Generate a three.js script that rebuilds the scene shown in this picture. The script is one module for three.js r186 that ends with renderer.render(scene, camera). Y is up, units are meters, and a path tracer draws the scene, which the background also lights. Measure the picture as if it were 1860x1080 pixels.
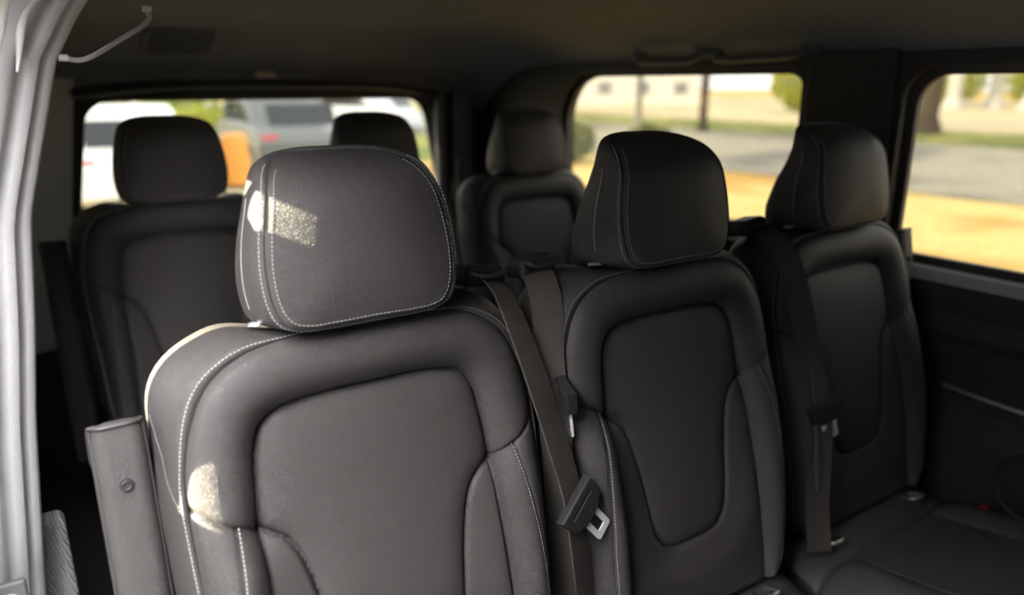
import * as THREE from 'three';
import { mergeGeometries, mergeVertices } from 'three/addons/utils/BufferGeometryUtils.js';
import { RoundedBoxGeometry } from 'three/addons/geometries/RoundedBoxGeometry.js';

// ---------------------------------------------------------------- camera, sky, sun, exposure
const scene = new THREE.Scene();
const V = (x, y, z) => new THREE.Vector3(x, y, z);
const Y0 = 0.85;                       // shoulder seam of the seats above the cabin floor
const camera = new THREE.PerspectiveCamera(44.1, 1860 / 1080, 0.02, 400);
{
  const yaw = 33.72 * Math.PI / 180, pitch = 16.09 * Math.PI / 180;
  camera.position.set(-0.3123, 0.4256 + Y0, 0.7474);
  camera.lookAt(camera.position.clone().add(V(Math.sin(yaw) * Math.cos(pitch), -Math.sin(pitch), -Math.cos(yaw) * Math.cos(pitch))));
  camera.focus = 0.95; camera.userData.fStop = 2.0;
}
scene.add(camera);
const SUN = V(-0.88, 0.44, -0.225).normalize();
scene.background = new THREE.Color().setRGB(3.8, 3.74, 3.78);   // even, hazy white sky
const sun = new THREE.DirectionalLight(new THREE.Color(1.0, 0.88, 0.66), 8);
sun.name = 'sun'; sun.position.copy(SUN).multiplyScalar(60); sun.castShadow = true; sun.shadow.radius = 1;
sun.shadow.camera.left = sun.shadow.camera.bottom = -60; sun.shadow.camera.right = sun.shadow.camera.top = 60; sun.shadow.camera.far = 200;
sun.shadow.mapSize.set(4096, 4096);
scene.add(sun); scene.add(sun.target);
const renderer = new THREE.WebGLRenderer({ antialias: true });
renderer.toneMapping = THREE.LinearToneMapping;
renderer.toneMappingExposure = 11.2;
renderer.shadowMap.enabled = true;

// ---------------------------------------------------------------- helpers
let seed = 7;
const rnd = () => { seed = (seed * 1664525 + 1013904223) >>> 0; return seed / 4294967296; };
const rr = (a, b) => a + (b - a) * rnd();
const clamp = (v, a, b) => Math.min(b, Math.max(a, v));
const lerp = (a, b, t) => a + (b - a) * t;
const smooth = (a, b, v) => { const t = clamp((v - a) / (b - a), 0, 1); return t * t * (3 - 2 * t); };
function interp(tab, v) {              // piecewise linear table, x ascending
  if (v <= tab[0][0]) return tab[0][1];
  for (let i = 1; i < tab.length; i++) if (v <= tab[i][0]) return lerp(tab[i - 1][1], tab[i][1], (v - tab[i - 1][0]) / (tab[i][0] - tab[i - 1][0]));
  return tab[tab.length - 1][1];
}
const used = {};
function numbered(n) { if (!(n in used)) { used[n] = 0; return n; } used[n]++; return n + '_' + String(used[n]).padStart(3, '0'); }
function lit(o) { o.castShadow = true; o.receiveShadow = true; return o; }
function part(name, geo, mat, parent) { const m = lit(new THREE.Mesh(geo, mat)); m.name = name; parent.add(m); return m; }
function thing(name, label, category, pos = [0, 0, 0], group) {
  const g = new THREE.Group(); g.name = numbered(name); g.position.set(...pos); g.userData = { label, category };
  if (group) g.userData.group = group;
  scene.add(g); return g;
}
function struct(name, geo, mat, label) {
  const m = lit(new THREE.Mesh(geo, mat)); m.name = name; m.userData.kind = 'structure';
  if (label) m.userData.label = label;
  scene.add(m); return m;
}
const box = (x0, x1, y0, y1, z0, z1, r = 0) => {
  const g = r ? new RoundedBoxGeometry(x1 - x0, y1 - y0, z1 - z0, 3, r) : new THREE.BoxGeometry(x1 - x0, y1 - y0, z1 - z0);
  return g.translate((x0 + x1) / 2, (y0 + y1) / 2, (z0 + z1) / 2);
};
const merge = (a) => mergeGeometries(a.map((g) => { const c = g.index ? g.toNonIndexed() : g; for (const k of Object.keys(c.attributes)) if (!['position', 'normal', 'uv'].includes(k)) c.deleteAttribute(k); return c; }));
function catmull(pts, n, closed = false) {
  const c = new THREE.CatmullRomCurve3(pts.map((p) => V(p[0], p[1], p[2] || 0)), closed, 'centripetal');
  return c.getSpacedPoints(n);
}
const tube = (pts, r, n = 40, seg = 8, closed = false) => new THREE.TubeGeometry(new THREE.CatmullRomCurve3(pts.map((p) => p.isVector3 ? p : V(...p)), closed, 'centripetal'), n, r, seg, closed);
function surf(nu, nv, fn, closedU = false) {  // fn(u,v) -> [x,y,z,(uu,vv)]
  const pos = [], uv = [], idx = [];
  for (let j = 0; j <= nv; j++) for (let i = 0; i <= nu; i++) { const p = fn(i / nu, j / nv); pos.push(p[0], p[1], p[2]); uv.push(p[3] ?? i / nu, p[4] ?? j / nv); }
  for (let j = 0; j < nv; j++) for (let i = 0; i < nu; i++) { const a = j * (nu + 1) + i, b = a + 1, c = a + nu + 1, d = c + 1; idx.push(a, b, d, a, d, c); }
  const g = new THREE.BufferGeometry();
  g.setAttribute('position', new THREE.Float32BufferAttribute(pos, 3)); g.setAttribute('uv', new THREE.Float32BufferAttribute(uv, 2)); g.setIndex(idx);
  g.computeVertexNormals();
  if (closedU) { const n = g.attributes.normal; for (let j = 0; j <= nv; j++) { const a = j * (nu + 1), b = a + nu; const v = V(n.getX(a) + n.getX(b), n.getY(a) + n.getY(b), n.getZ(a) + n.getZ(b)).normalize(); n.setXYZ(a, v.x, v.y, v.z); n.setXYZ(b, v.x, v.y, v.z); } }
  return g;
}
function taper(pts, rad, n = 30, seg = 10) {   // a rod whose radius follows rad(t)
  const c = new THREE.CatmullRomCurve3(pts.map((p) => V(...p)), false, 'centripetal'), f = c.computeFrenetFrames(n, false);
  return surf(seg, n, (u, v) => { const k = Math.round(v * n), p = c.getPointAt(v), a = u * Math.PI * 2, r = rad(v); p.addScaledVector(f.normals[k], Math.cos(a) * r).addScaledVector(f.binormals[k], Math.sin(a) * r); return [p.x, p.y, p.z]; }, true);
}
function metreUV(g, plane = 'xy') { const p = g.attributes.position, u = []; for (let i = 0; i < p.count; i++) { const c = { x: p.getX(i), y: p.getY(i), z: p.getZ(i) }; u.push(c[plane[0]], c[plane[1]]); } g.setAttribute('uv', new THREE.Float32BufferAttribute(u, 2)); return g; }

// ---------------------------------------------------------------- textures
function dataTex(N, fn, srgb = false) {
  const d = new Uint8Array(N * N * 4);
  for (let j = 0; j < N; j++) for (let i = 0; i < N; i++) { const c = fn(i / N, j / N, i, j), k = (j * N + i) * 4; for (let q = 0; q < 3; q++) d[k + q] = clamp(Math.round(255 * (c.length ? c[q] : c)), 0, 255); d[k + 3] = 255; }
  const t = new THREE.DataTexture(d, N, N); t.wrapS = t.wrapT = THREE.RepeatWrapping; t.magFilter = THREE.LinearFilter; t.minFilter = THREE.LinearMipmapLinearFilter; t.generateMipmaps = true;
  if (srgb) t.colorSpace = THREE.SRGBColorSpace;
  t.needsUpdate = true; return t;
}
function tileNoise(P, s0) {            // periodic value noise
  const r = []; let s = s0; for (let i = 0; i < P * P; i++) { s = (s * 1664525 + 1013904223) >>> 0; r.push(s / 4294967296); }
  return (u, v) => { const x = u * P, y = v * P, i = Math.floor(x), j = Math.floor(y), f = x - i, g = y - j, a = f * f * (3 - 2 * f), b = g * g * (3 - 2 * g), q = (m, n) => r[((n % P + P) % P) * P + ((m % P + P) % P)]; return lerp(lerp(q(i, j), q(i + 1, j), a), lerp(q(i, j + 1), q(i + 1, j + 1), a), b); };
}
const leatherTex = (() => {
  const C = 34, px = [], n8 = tileNoise(9, 5), n20 = tileNoise(70, 9);
  for (let i = 0; i < C * C; i++) px.push([rnd(), rnd()]);
  return dataTex(512, (u, v) => {
    const x = u * C, y = v * C, ci = Math.floor(x), cj = Math.floor(y); let f1 = 9, f2 = 9;
    for (let a = -1; a <= 1; a++) for (let b = -1; b <= 1; b++) {
      const p = px[((cj + b + C) % C) * C + ((ci + a + C) % C)], d = Math.hypot(ci + a + p[0] - x, cj + b + p[1] - y);
      if (d < f1) { f2 = f1; f1 = d; } else if (d < f2) f2 = d;
    }
    return clamp(0.25 + 0.75 * smooth(0, 0.45, f2 - f1) * (0.7 + 0.3 * n8(u, v)) - 0.1 * n20(u, v), 0, 1);
  });
})();
const webTex = dataTex(64, (u, v) => 0.5 + 0.35 * Math.sin(v * Math.PI * 2 * 8) + 0.15 * Math.sin(u * Math.PI * 2 * 6 + (Math.floor(v * 8) % 2) * 3));
const clothN = tileNoise(64, 21), clothN2 = tileNoise(128, 3);
const clothTex = dataTex(256, (u, v) => 0.5 * clothN(u, v) + 0.5 * clothN2(u, v));
const ribTex = dataTex(128, (u, v) => { const a = Math.abs(Math.sin(Math.PI * 4 * (u + v * 0.35))), b = Math.abs(Math.sin(Math.PI * 8 * v)); return 0.8 * a + 0.2 * b; });
function rep(t, a, b = a) { const c = t.clone(); c.repeat.set(a, b); c.needsUpdate = true; return c; }
const speck = (c0, c1, c2, P1, P2, s) => { const a = tileNoise(P1, s), b = tileNoise(P2, s + 1), c = tileNoise(128, s + 2); return dataTex(512, (u, v) => { const t = smooth(0.3, 0.7, 0.6 * a(u, v) + 0.4 * b(u, v)), w = c(u, v); return [0, 1, 2].map((k) => lerp(lerp(c0[k], c1[k], t), c2[k], 0.55 * w)); }, true); };

// ---------------------------------------------------------------- materials
const RGB = (r, g, b) => new THREE.Color().setRGB(r, g, b);
const std = (c, rough, extra = {}) => new THREE.MeshStandardMaterial({ color: c, roughness: rough, ...extra });
const phys = (c, rough, extra = {}) => new THREE.MeshPhysicalMaterial({ color: c, roughness: rough, ...extra });
const M = {
  leather: phys(RGB(0.052, 0.048, 0.046), 0.47, { bumpMap: rep(leatherTex, 1 / 0.062), bumpScale: 0.0006, specularIntensity: 0.8 }),
  thread: std(RGB(0.36, 0.35, 0.34), 0.6),
  piping: phys(RGB(0.035, 0.033, 0.032), 0.4),
  seam: std(RGB(0.008, 0.008, 0.008), 0.9),
  shell: std(RGB(0.03, 0.03, 0.032), 0.5),
  plastic: phys(RGB(0.022, 0.022, 0.022), 0.5),
  plasticGrey: std(RGB(0.13, 0.13, 0.135), 0.5),
  pillar: std(RGB(0.55, 0.55, 0.56), 0.55, { bumpMap: rep(clothTex, 12), bumpScale: 0.0002 }),  // pale grey trim, lightened further to stand in for lens haze
  darkTrim: std(RGB(0.028, 0.028, 0.03), 0.6),
  headliner: std(RGB(0.19, 0.20, 0.225), 0.95, { bumpMap: rep(clothTex, 10), bumpScale: 0.0004 }),
  carpet: std(RGB(0.03, 0.03, 0.03), 0.95, { bumpMap: rep(clothTex, 8), bumpScale: 0.001 }),
  chrome: std(RGB(0.8, 0.8, 0.8), 0.18, { metalness: 1 }),
  steel: std(RGB(0.85, 0.85, 0.84), 0.32, { metalness: 1 }),
  webbing: std(RGB(0.058, 0.051, 0.045), 0.7, { bumpMap: rep(webTex, 60, 60), bumpScale: 0.0004 }),
  plate: std(RGB(0.85, 0.85, 0.84), 0.35, { metalness: 0.25 }),
  ribbed: std(RGB(0.42, 0.42, 0.42), 0.6, { bumpMap: rep(ribTex, 45), bumpScale: 0.004 }),
  sunEdge: std(RGB(0.75, 0.73, 0.70), 0.5),  // near-white, stands in for sunlight on the door frame edges
  seal: std(RGB(0.07, 0.066, 0.058), 0.6),
  red: std(RGB(0.5, 0.02, 0.02), 0.4),
  tint: phys(RGB(0.036, 0.0355, 0.0325), 0.02, { transmission: 1, thickness: 0, ior: 1.5 }),
  tintRear: phys(RGB(0.047, 0.0485, 0.0465), 0.02, { transmission: 1, thickness: 0, ior: 1.5 }),
  clear: phys(RGB(0.9, 0.92, 0.9), 0.02, { transmission: 1, thickness: 0, ior: 1.5 }),
  blocker: std(RGB(0.05, 0.05, 0.05), 0.9),
  lampLens: phys(RGB(0.75, 0.6, 0.42), 0.3),
  vanPaint: std(RGB(0.03, 0.03, 0.035), 0.4),
};

// ---------------------------------------------------------------- setting: cabin shell
const WR = 1.37, WL = -0.44, ZR = -2.0, ZF = 1.9;   // inner faces
const ry = (y) => y + Y0;
function rrect(x0, y0, x1, y1, r) {   // r: [bl, br, tr, tl]
  const s = new THREE.Path(); const [a, b, c, d] = r;
  s.moveTo(x0 + a, y0); s.lineTo(x1 - b, y0); s.absarc(x1 - b, y0 + b, b, -Math.PI / 2, 0); s.lineTo(x1, y1 - c); s.absarc(x1 - c, y1 - c, c, 0, Math.PI / 2);
  s.lineTo(x0 + d, y1); s.absarc(x0 + d, y1 - d, d, Math.PI / 2, Math.PI); s.lineTo(x0, y0 + a); s.absarc(x0 + a, y0 + a, a, Math.PI, Math.PI * 1.5); return s;
}
const shapeOf = (path) => new THREE.Shape(path.getPoints(16));
const ext = (shape, depth, bevel = 0) => new THREE.ExtrudeGeometry(shape, { depth: depth - 2 * bevel, bevelEnabled: bevel > 0, bevelThickness: bevel, bevelSize: bevel, bevelSegments: 3, curveSegments: 14 }).translate(0, 0, bevel);
const toSide = (g, x) => g.rotateY(Math.PI / 2).translate(x, 0, 0);   // shape x = -world z, extruded to +x
const rearWin = () => { const p = rrect(-0.115, ry(-0.06), 1.115, ry(0.395), [0.06, 0.06, 0.075, 0.075]).getPoints(16); return new THREE.Path(p.map((q) => new THREE.Vector2(0.5 + (q.x - 0.5) * (1 + 0.27 * (ry(0.395) - q.y)), q.y))); };
// side window openings (in -z, y)
const quarterR = rrect(0.452, ry(0.03), 1.47, ry(0.474), [0.06, 0.10, 0.19, 0.045]);
const doorWinR = rrect(-0.35, ry(0.03), 0.188, ry(0.468), [0.05, 0.05, 0.075, 0.05]);
const sideOutline = () => { const s = new THREE.Shape(); s.moveTo(-ZF, ry(-1.0)); s.lineTo(-ZR + 0.06, ry(-1.0)); s.lineTo(-ZR + 0.06, ry(0.66)); s.lineTo(-ZF, ry(0.66)); s.closePath(); return s; };
{
  const s = sideOutline(); s.holes.push(quarterR, doorWinR);
  struct('wall_right', toSide(ext(s, 0.075), WR), M.darkTrim);
  // left wall: rear quarter window and the open doorway
  const l = sideOutline();
  l.holes.push(rrect(0.55, ry(0.03), 1.47, ry(0.474), [0.06, 0.10, 0.19, 0.045]), rrect(-0.62, ry(-0.86), 0.26, ry(0.657), [0.05, 0.05, 0.01, 0.01]));
  struct('wall_left', toSide(ext(l, 0.075), WL - 0.075), M.darkTrim);
  const rs = new THREE.Shape(); rs.moveTo(WL - 0.07, ry(-1)); rs.lineTo(WR + 0.07, ry(-1)); rs.lineTo(WR + 0.07, ry(0.66)); rs.lineTo(WL - 0.07, ry(0.66)); rs.closePath();
  rs.holes.push(rearWin());
  struct('wall_rear', ext(rs, 0.08).translate(0, 0, ZR - 0.08), M.darkTrim);
  const fs = new THREE.Shape(); fs.moveTo(WL - 0.07, ry(-1)); fs.lineTo(WR + 0.07, ry(-1)); fs.lineTo(WR + 0.07, ry(0.66)); fs.lineTo(WL - 0.07, ry(0.66)); fs.closePath();
  struct('wall_front', ext(fs, 0.08).translate(0, 0, ZF), M.darkTrim);
  struct('floor', metreUV(box(WL - 0.07, WR + 0.07, -0.12, 0, ZR, ZF), 'xz'), M.carpet);
  // the roof's edge leans inwards, so it stands back over the doorway
  const ro = new THREE.Shape([[WL - 0.08, ZR - 0.08], [WR + 0.08, ZR - 0.08], [WR + 0.08, ZF + 0.08], [WL - 0.08, ZF + 0.08], [WL - 0.08, 0.62], [-0.25, 0.62], [-0.25, 0.02], [WL - 0.08, 0.02]].map(([x, z]) => new THREE.Vector2(x, -z)));
  struct('roof', ext(ro, 0.035).rotateX(-Math.PI / 2).translate(0, ry(0.655), 0), M.vanPaint);
}
// glazing with rubber frames
function pane(n, path, mat, place) {
  const w = new THREE.Group(); w.name = 'window_' + n; w.userData.kind = 'structure'; scene.add(w);
  const g = new THREE.ShapeGeometry(shapeOf(path), 12); part('glass', place(g, 0.05), mat, w);
  const pts = path.getPoints(16), out = new THREE.Shape(pts), c = new THREE.Box2().setFromPoints(pts), m = c.getCenter(new THREE.Vector2()), sz = c.getSize(new THREE.Vector2());
  const k = 0.016, inner = new THREE.Path(pts.map((p) => new THREE.Vector2(m.x + (p.x - m.x) * (1 - 2 * k / sz.x), m.y + (p.y - m.y) * (1 - 2 * k / sz.y))));
  out.holes.push(inner);
  part('window_frame', place(ext(out, 0.018, 0.003), 0.038), M.seal, w);
  return w;
}
pane(1, rearWin(), M.tintRear, (g, d) => g.translate(0, 0, ZR - d - 0.006));
pane(2, quarterR, M.tint, (g, d) => toSide(g, WR + d - 0.01));
pane(3, doorWinR, M.tint, (g, d) => toSide(g, WR + d - 0.01));
pane(4, rrect(0.55, ry(0.03), 1.47, ry(0.474), [0.06, 0.10, 0.19, 0.045]), M.clear, (g, d) => toSide(g, WL - d - 0.01));
// headliner: a shell that rolls down to the walls and to the tailgate
const ceilY = (x, z) => {
  const e = Math.abs(x - 0.505) / (x < 0.505 ? 0.97 : 0.865), f = clamp((-1.55 - z) / 0.45, 0, 1);
  return 0.615 - 0.115 * Math.pow(e, 5) - 0.185 * f * f * (0.6 + 0.4 * f);
};
{
  const up = surf(80, 156, (u, v) => { const z = lerp(ZF, ZR, v), x = lerp(z > 0.02 && z < 0.62 ? -0.25 : WL - 0.02, WR + 0.02, u); return [x, ry(ceilY(x, z)), z, x, z]; });
  struct('ceiling', up, M.headliner);
}
// pillar covers and rear corner trims
{
  struct('trim_1', box(WR - 0.012, WR + 0.03, ry(-0.02), ry(0.66), -0.435, -0.205, 0.010), M.darkTrim);
  // rear right corner: two upright panels between tailgate and side window
  struct('trim_2', box(1.205, 1.30, ry(-0.10), ry(0.41), ZR + 0.0, ZR + 0.05, 0.015), M.plasticGrey);
  struct('trim_3', box(1.135, 1.175, ry(-0.10), ry(0.40), ZR, ZR + 0.03, 0.01), M.plasticGrey);
  // door pillar on the near left, with its rubber seal and inner ledge
  const px = [[-0.86, -0.43], [-0.23, -0.367], [0, -0.342], [0.13, -0.323], [0.27, -0.306], [0.40, -0.268], [0.455, -0.252], [0.52, -0.215], [0.6, -0.14]];
  const cs = [[0, -0.56], [0, -0.345], [-0.003, -0.333], [-0.010, -0.328], [-0.016, -0.322], [-0.018, -0.31], [-0.02, -0.30], [-0.030, -0.296], [-0.04, -0.29], [-0.044, -0.27], [-0.06, -0.255], [-0.10, -0.25]];
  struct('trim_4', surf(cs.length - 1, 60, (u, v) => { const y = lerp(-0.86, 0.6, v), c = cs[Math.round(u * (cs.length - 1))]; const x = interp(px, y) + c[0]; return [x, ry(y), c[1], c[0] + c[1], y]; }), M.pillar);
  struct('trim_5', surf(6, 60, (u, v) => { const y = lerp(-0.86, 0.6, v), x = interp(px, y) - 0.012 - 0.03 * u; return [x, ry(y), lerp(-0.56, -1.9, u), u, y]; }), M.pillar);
  struct('trim_6', surf(1, 20, (u, v) => { const y = lerp(-0.4, 0.5, v); return [lerp(WL, -0.135 - 0.15 * (0.39 - y), u), ry(y), ZR + lerp(0.10, 0.03, u), u, y]; }), M.pillar);  // paler than the right corner: haze put into the colour
  struct('trim_9', box(-0.40, -0.335, ry(-0.62), ry(-0.212), -0.50, -0.462, 0.012), M.ribbed);
  metreUV(scene.getObjectByName('trim_9').geometry, 'xy');
  struct('trim_11', taper([[-0.296, ry(0.44), -0.262], [-0.290, ry(0.466), -0.262], [-0.280, ry(0.505), -0.265], [-0.262, ry(0.53), -0.27]], (t) => 0.0015 + 0.0075 * t), M.sunEdge);  // white rods painted as sunlit edges, this one and the next
  struct('trim_12', taper([[-0.318, ry(0.45), -0.255], [-0.308, ry(0.47), -0.255], [-0.295, ry(0.515), -0.257], [-0.28, ry(0.54), -0.26]], (t) => 0.0015 + 0.007 * t), M.sunEdge);
  // lip of the headliner over the tailgate
  struct('trim_7', tube([[-0.14, ry(0.40), ZR + 0.03], [0.1, ry(0.425), ZR + 0.035], [0.5, ry(0.43), ZR + 0.035], [0.9, ry(0.425), ZR + 0.035], [1.14, ry(0.395), ZR + 0.03]], 0.016, 40, 8), M.darkTrim);
}
// right door lining: belt sill, card, bright strip
{
  const prof = [[WR + 0.02, 0.032], [WR - 0.012, 0.03], [1.325, 0.012], [1.315, -0.006], [1.318, -0.05], [1.312, -0.09], [1.298, -0.105], [1.306, -0.19], [1.302, -0.24], [1.285, -0.30], [1.29, -0.55], [1.30, -0.8], [WR + 0.02, -0.84]];
  const s = new THREE.Shape(prof.map(([x, y]) => new THREE.Vector2(x, ry(y))));
  const d = new THREE.Group(); d.name = 'door_1'; d.userData.kind = 'structure'; scene.add(d);
  part('lining', ext(s, 1.2).translate(0, 0, -0.18), M.darkTrim, d);
  part('bright_strip', tube([[1.302, ry(-0.205), 0.03], [1.296, ry(-0.207), 0.15], [1.292, ry(-0.212), 0.5], [1.292, ry(-0.22), 0.95]], 0.008, 40, 10), M.steel, d);
  part('speaker_ring', new THREE.TorusGeometry(0.07, 0.008, 8, 32).rotateY(Math.PI / 2).translate(1.289, ry(-0.36), 0.24), M.plastic, d);
  part('speaker_grille', new THREE.CylinderGeometry(0.066, 0.07, 0.012, 32).rotateZ(Math.PI / 2).translate(1.289, ry(-0.36), 0.24), M.plastic, d);
  const q = new THREE.Shape([[WR + 0.02, 0.032], [WR - 0.01, 0.03], [1.33, 0.01], [1.32, -0.1], [1.30, -0.3], [1.30, -0.8], [WR + 0.02, -0.84]].map(([x, y]) => new THREE.Vector2(x, ry(y))));
  struct('trim_8', ext(q, 1.78).translate(0, 0, -1.97), M.darkTrim);
}

// ---------------------------------------------------------------- seat geometry (flat pattern x, s on the reclined back; n = out of the back)
const TILT = 10 * Math.PI / 180, CT = Math.cos(TILT), ST = Math.sin(TILT);
const toLocal = (x, s, n) => [x, Y0 + s * CT + n * ST, -s * ST + n * CT];
const mirror = (half) => { const l = half.map(([x, s]) => [x, s]); const r = half.slice().reverse().filter(([x]) => x > 1e-6).map(([x, s]) => [-x, s]); return l.concat(r); };
const resample = (half, n) => catmull(half, n).map((p) => [Math.max(0, p.x), p.y]);
const outHalf = resample([[0, 0.161], [0.05, 0.161], [0.10, 0.158], [0.136, 0.151], [0.162, 0.139], [0.180, 0.125], [0.193, 0.107], [0.204, 0.083], [0.212, 0.056], [0.217, 0.028], [0.219, 0], [0.2185, -0.04], [0.217, -0.10], [0.213, -0.17], [0.210, -0.24], [0.208, -0.32], [0.202, -0.375], [0.180, -0.404], [0.09, -0.407], [0, -0.407]], 120);
const outline = mirror(outHalf);
const insHalf = resample([[0, 0.087], [0.05, 0.087], [0.085, 0.085], [0.113, 0.080], [0.131, 0.068], [0.140, 0.049], [0.145, 0.02], [0.148, -0.01], [0.1515, -0.047]], 60)
  .concat(resample([[0.1515, -0.047], [0.140, -0.0535], [0.124, -0.066], [0.111, -0.088], [0.102, -0.12], [0.094, -0.16], [0.087, -0.21], [0.079, -0.25], [0.067, -0.272], [0.046, -0.284], [0.02, -0.287], [0, -0.287]], 70).slice(1));
const insert = mirror(insHalf);
const innerSeam = [[0.1515, -0.047], [0.150, -0.10], [0.151, -0.20], [0.154, -0.30], [0.157, -0.41]];
const coreHalf = insHalf.slice(0, 61).concat(innerSeam.slice(1), [[0, -0.42]]);
const core = mirror(coreHalf);
const wingSeam = resample([[0.1515, -0.047], [0.165, -0.038], [0.192, -0.021], [0.222, 0.002]], 20);
const bolSeam = resample([[0.178, -0.030], [0.182, -0.08], [0.188, -0.14], [0.192, -0.2], [0.193, -0.26], [0.19, -0.32], [0.18, -0.38]], 40);
const segDist = (px, py, poly, closed) => {
  let best = 1e9; const n = poly.length, m = closed ? n : n - 1;
  for (let i = 0; i < m; i++) { const a = poly[i], b = poly[(i + 1) % n], dx = b[0] - a[0], dy = b[1] - a[1], l = dx * dx + dy * dy; let t = l ? ((px - a[0]) * dx + (py - a[1]) * dy) / l : 0; t = t < 0 ? 0 : t > 1 ? 1 : t; const ex = px - a[0] - t * dx, ey = py - a[1] - t * dy, d = ex * ex + ey * ey; if (d < best) best = d; }
  return Math.sqrt(best);
};
const inside = (px, py, poly) => { let c = false; for (let i = 0, j = poly.length - 1; i < poly.length; j = i++) { const a = poly[i], b = poly[j]; if ((a[1] > py) !== (b[1] > py) && px < (b[0] - a[0]) * (py - a[1]) / (b[1] - a[1]) + a[0]) c = !c; } return c; };
const sd = (px, py, poly) => (inside(px, py, poly) ? 1 : -1) * segDist(px, py, poly, true);
const spine = [[-0.42, 0.010], [-0.28, 0.011], [-0.2, 0.007], [-0.1, -0.002], [-0.03, -0.008], [0.08, -0.014], [0.17, -0.012]];
const rimN = [[-0.42, 0.006], [-0.25, 0.010], [-0.15, 0.008], [-0.05, 0.0], [0.02, -0.006], [0.17, -0.009]];
const ridgeH = [[-0.42, 0.022], [-0.3, 0.032], [-0.2, 0.036], [-0.1, 0.031], [-0.03, 0.024], [0.05, 0.020], [0.17, 0.019]];
const wingY = (ax) => ax < 0.1515 ? -0.047 : interp(wingSeam.map((p) => [p[0], p[1]]), ax);
function backField(x, s) {
  const ax = Math.abs(x), O = sd(ax, s, outline), I = sd(ax, s, insert), C = sd(ax, s, core);
  const nc = interp(spine, s); let n;
  if (I >= 0) n = nc + 0.007 * (1 - Math.exp(-I / 0.018));
  else if (C >= 0) n = nc + 0.004 + 0.010 * smooth(0, 0.06, -I) ;
  else {
    const dO = Math.max(0, O), t = -C / (-C + dO + 1e-6), low = 1 - smooth(-0.09, -0.02, s);
    n = lerp(nc - 0.001 + 0.013 * low, interp(rimN, s), t) + interp(ridgeH, s) * Math.pow(4 * t * (1 - t), 0.8);
  }
  const groove = (d, g, soft) => g * Math.exp(-((d / 0.0026) ** 2)) + soft * Math.exp(-d / 0.009);
  n -= groove(Math.abs(I), 0.005, I > 0 ? 0.004 : 0.005);
  const above = s - wingY(ax);
  if (ax > 0.14) n -= groove(segDist(ax, s, wingSeam, false), 0.0045, 0.004);
  if (s < -0.03) { n -= groove(segDist(ax, s, innerSeam, false), 0.0045, 0.004); n -= groove(segDist(ax, s, bolSeam, false), 0.0016, 0.001); }
  n -= 0.003 * Math.exp(-((O / 0.004) ** 2));
  return { n, O, I, C, above };
}
const nAt = (x, s) => backField(x, s).n;
const STEP = 0.0021, GX = 212, GS = 274, gx0 = -STEP * GX / 2, gs0 = -0.4105;
const field = { n: new Float32Array((GX + 1) * (GS + 1)), O: [], I: [], inner: [], above: [], bol: [] };
for (let j = 0; j <= GS; j++) for (let i = 0; i <= GX; i++) {
  const k = j * (GX + 1) + i, x = gx0 + i * STEP, s = gs0 + j * STEP;
  if (i > GX / 2) { const m = j * (GX + 1) + (GX - i); field.n[k] = field.n[m]; for (const q of ['O', 'I', 'inner', 'above', 'bol']) field[q][k] = field[q][m]; continue; }
  const f = backField(x, s), ax = Math.abs(x);
  field.n[k] = f.n; field.O[k] = f.O; field.I[k] = f.I; field.above[k] = f.above;
  field.inner[k] = interp(innerSeam.map((p) => [-p[1], p[0]]), -s) - ax;
  field.bol[k] = interp(bolSeam.map((p) => [-p[1], p[0]]), -s) - ax;
}
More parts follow.
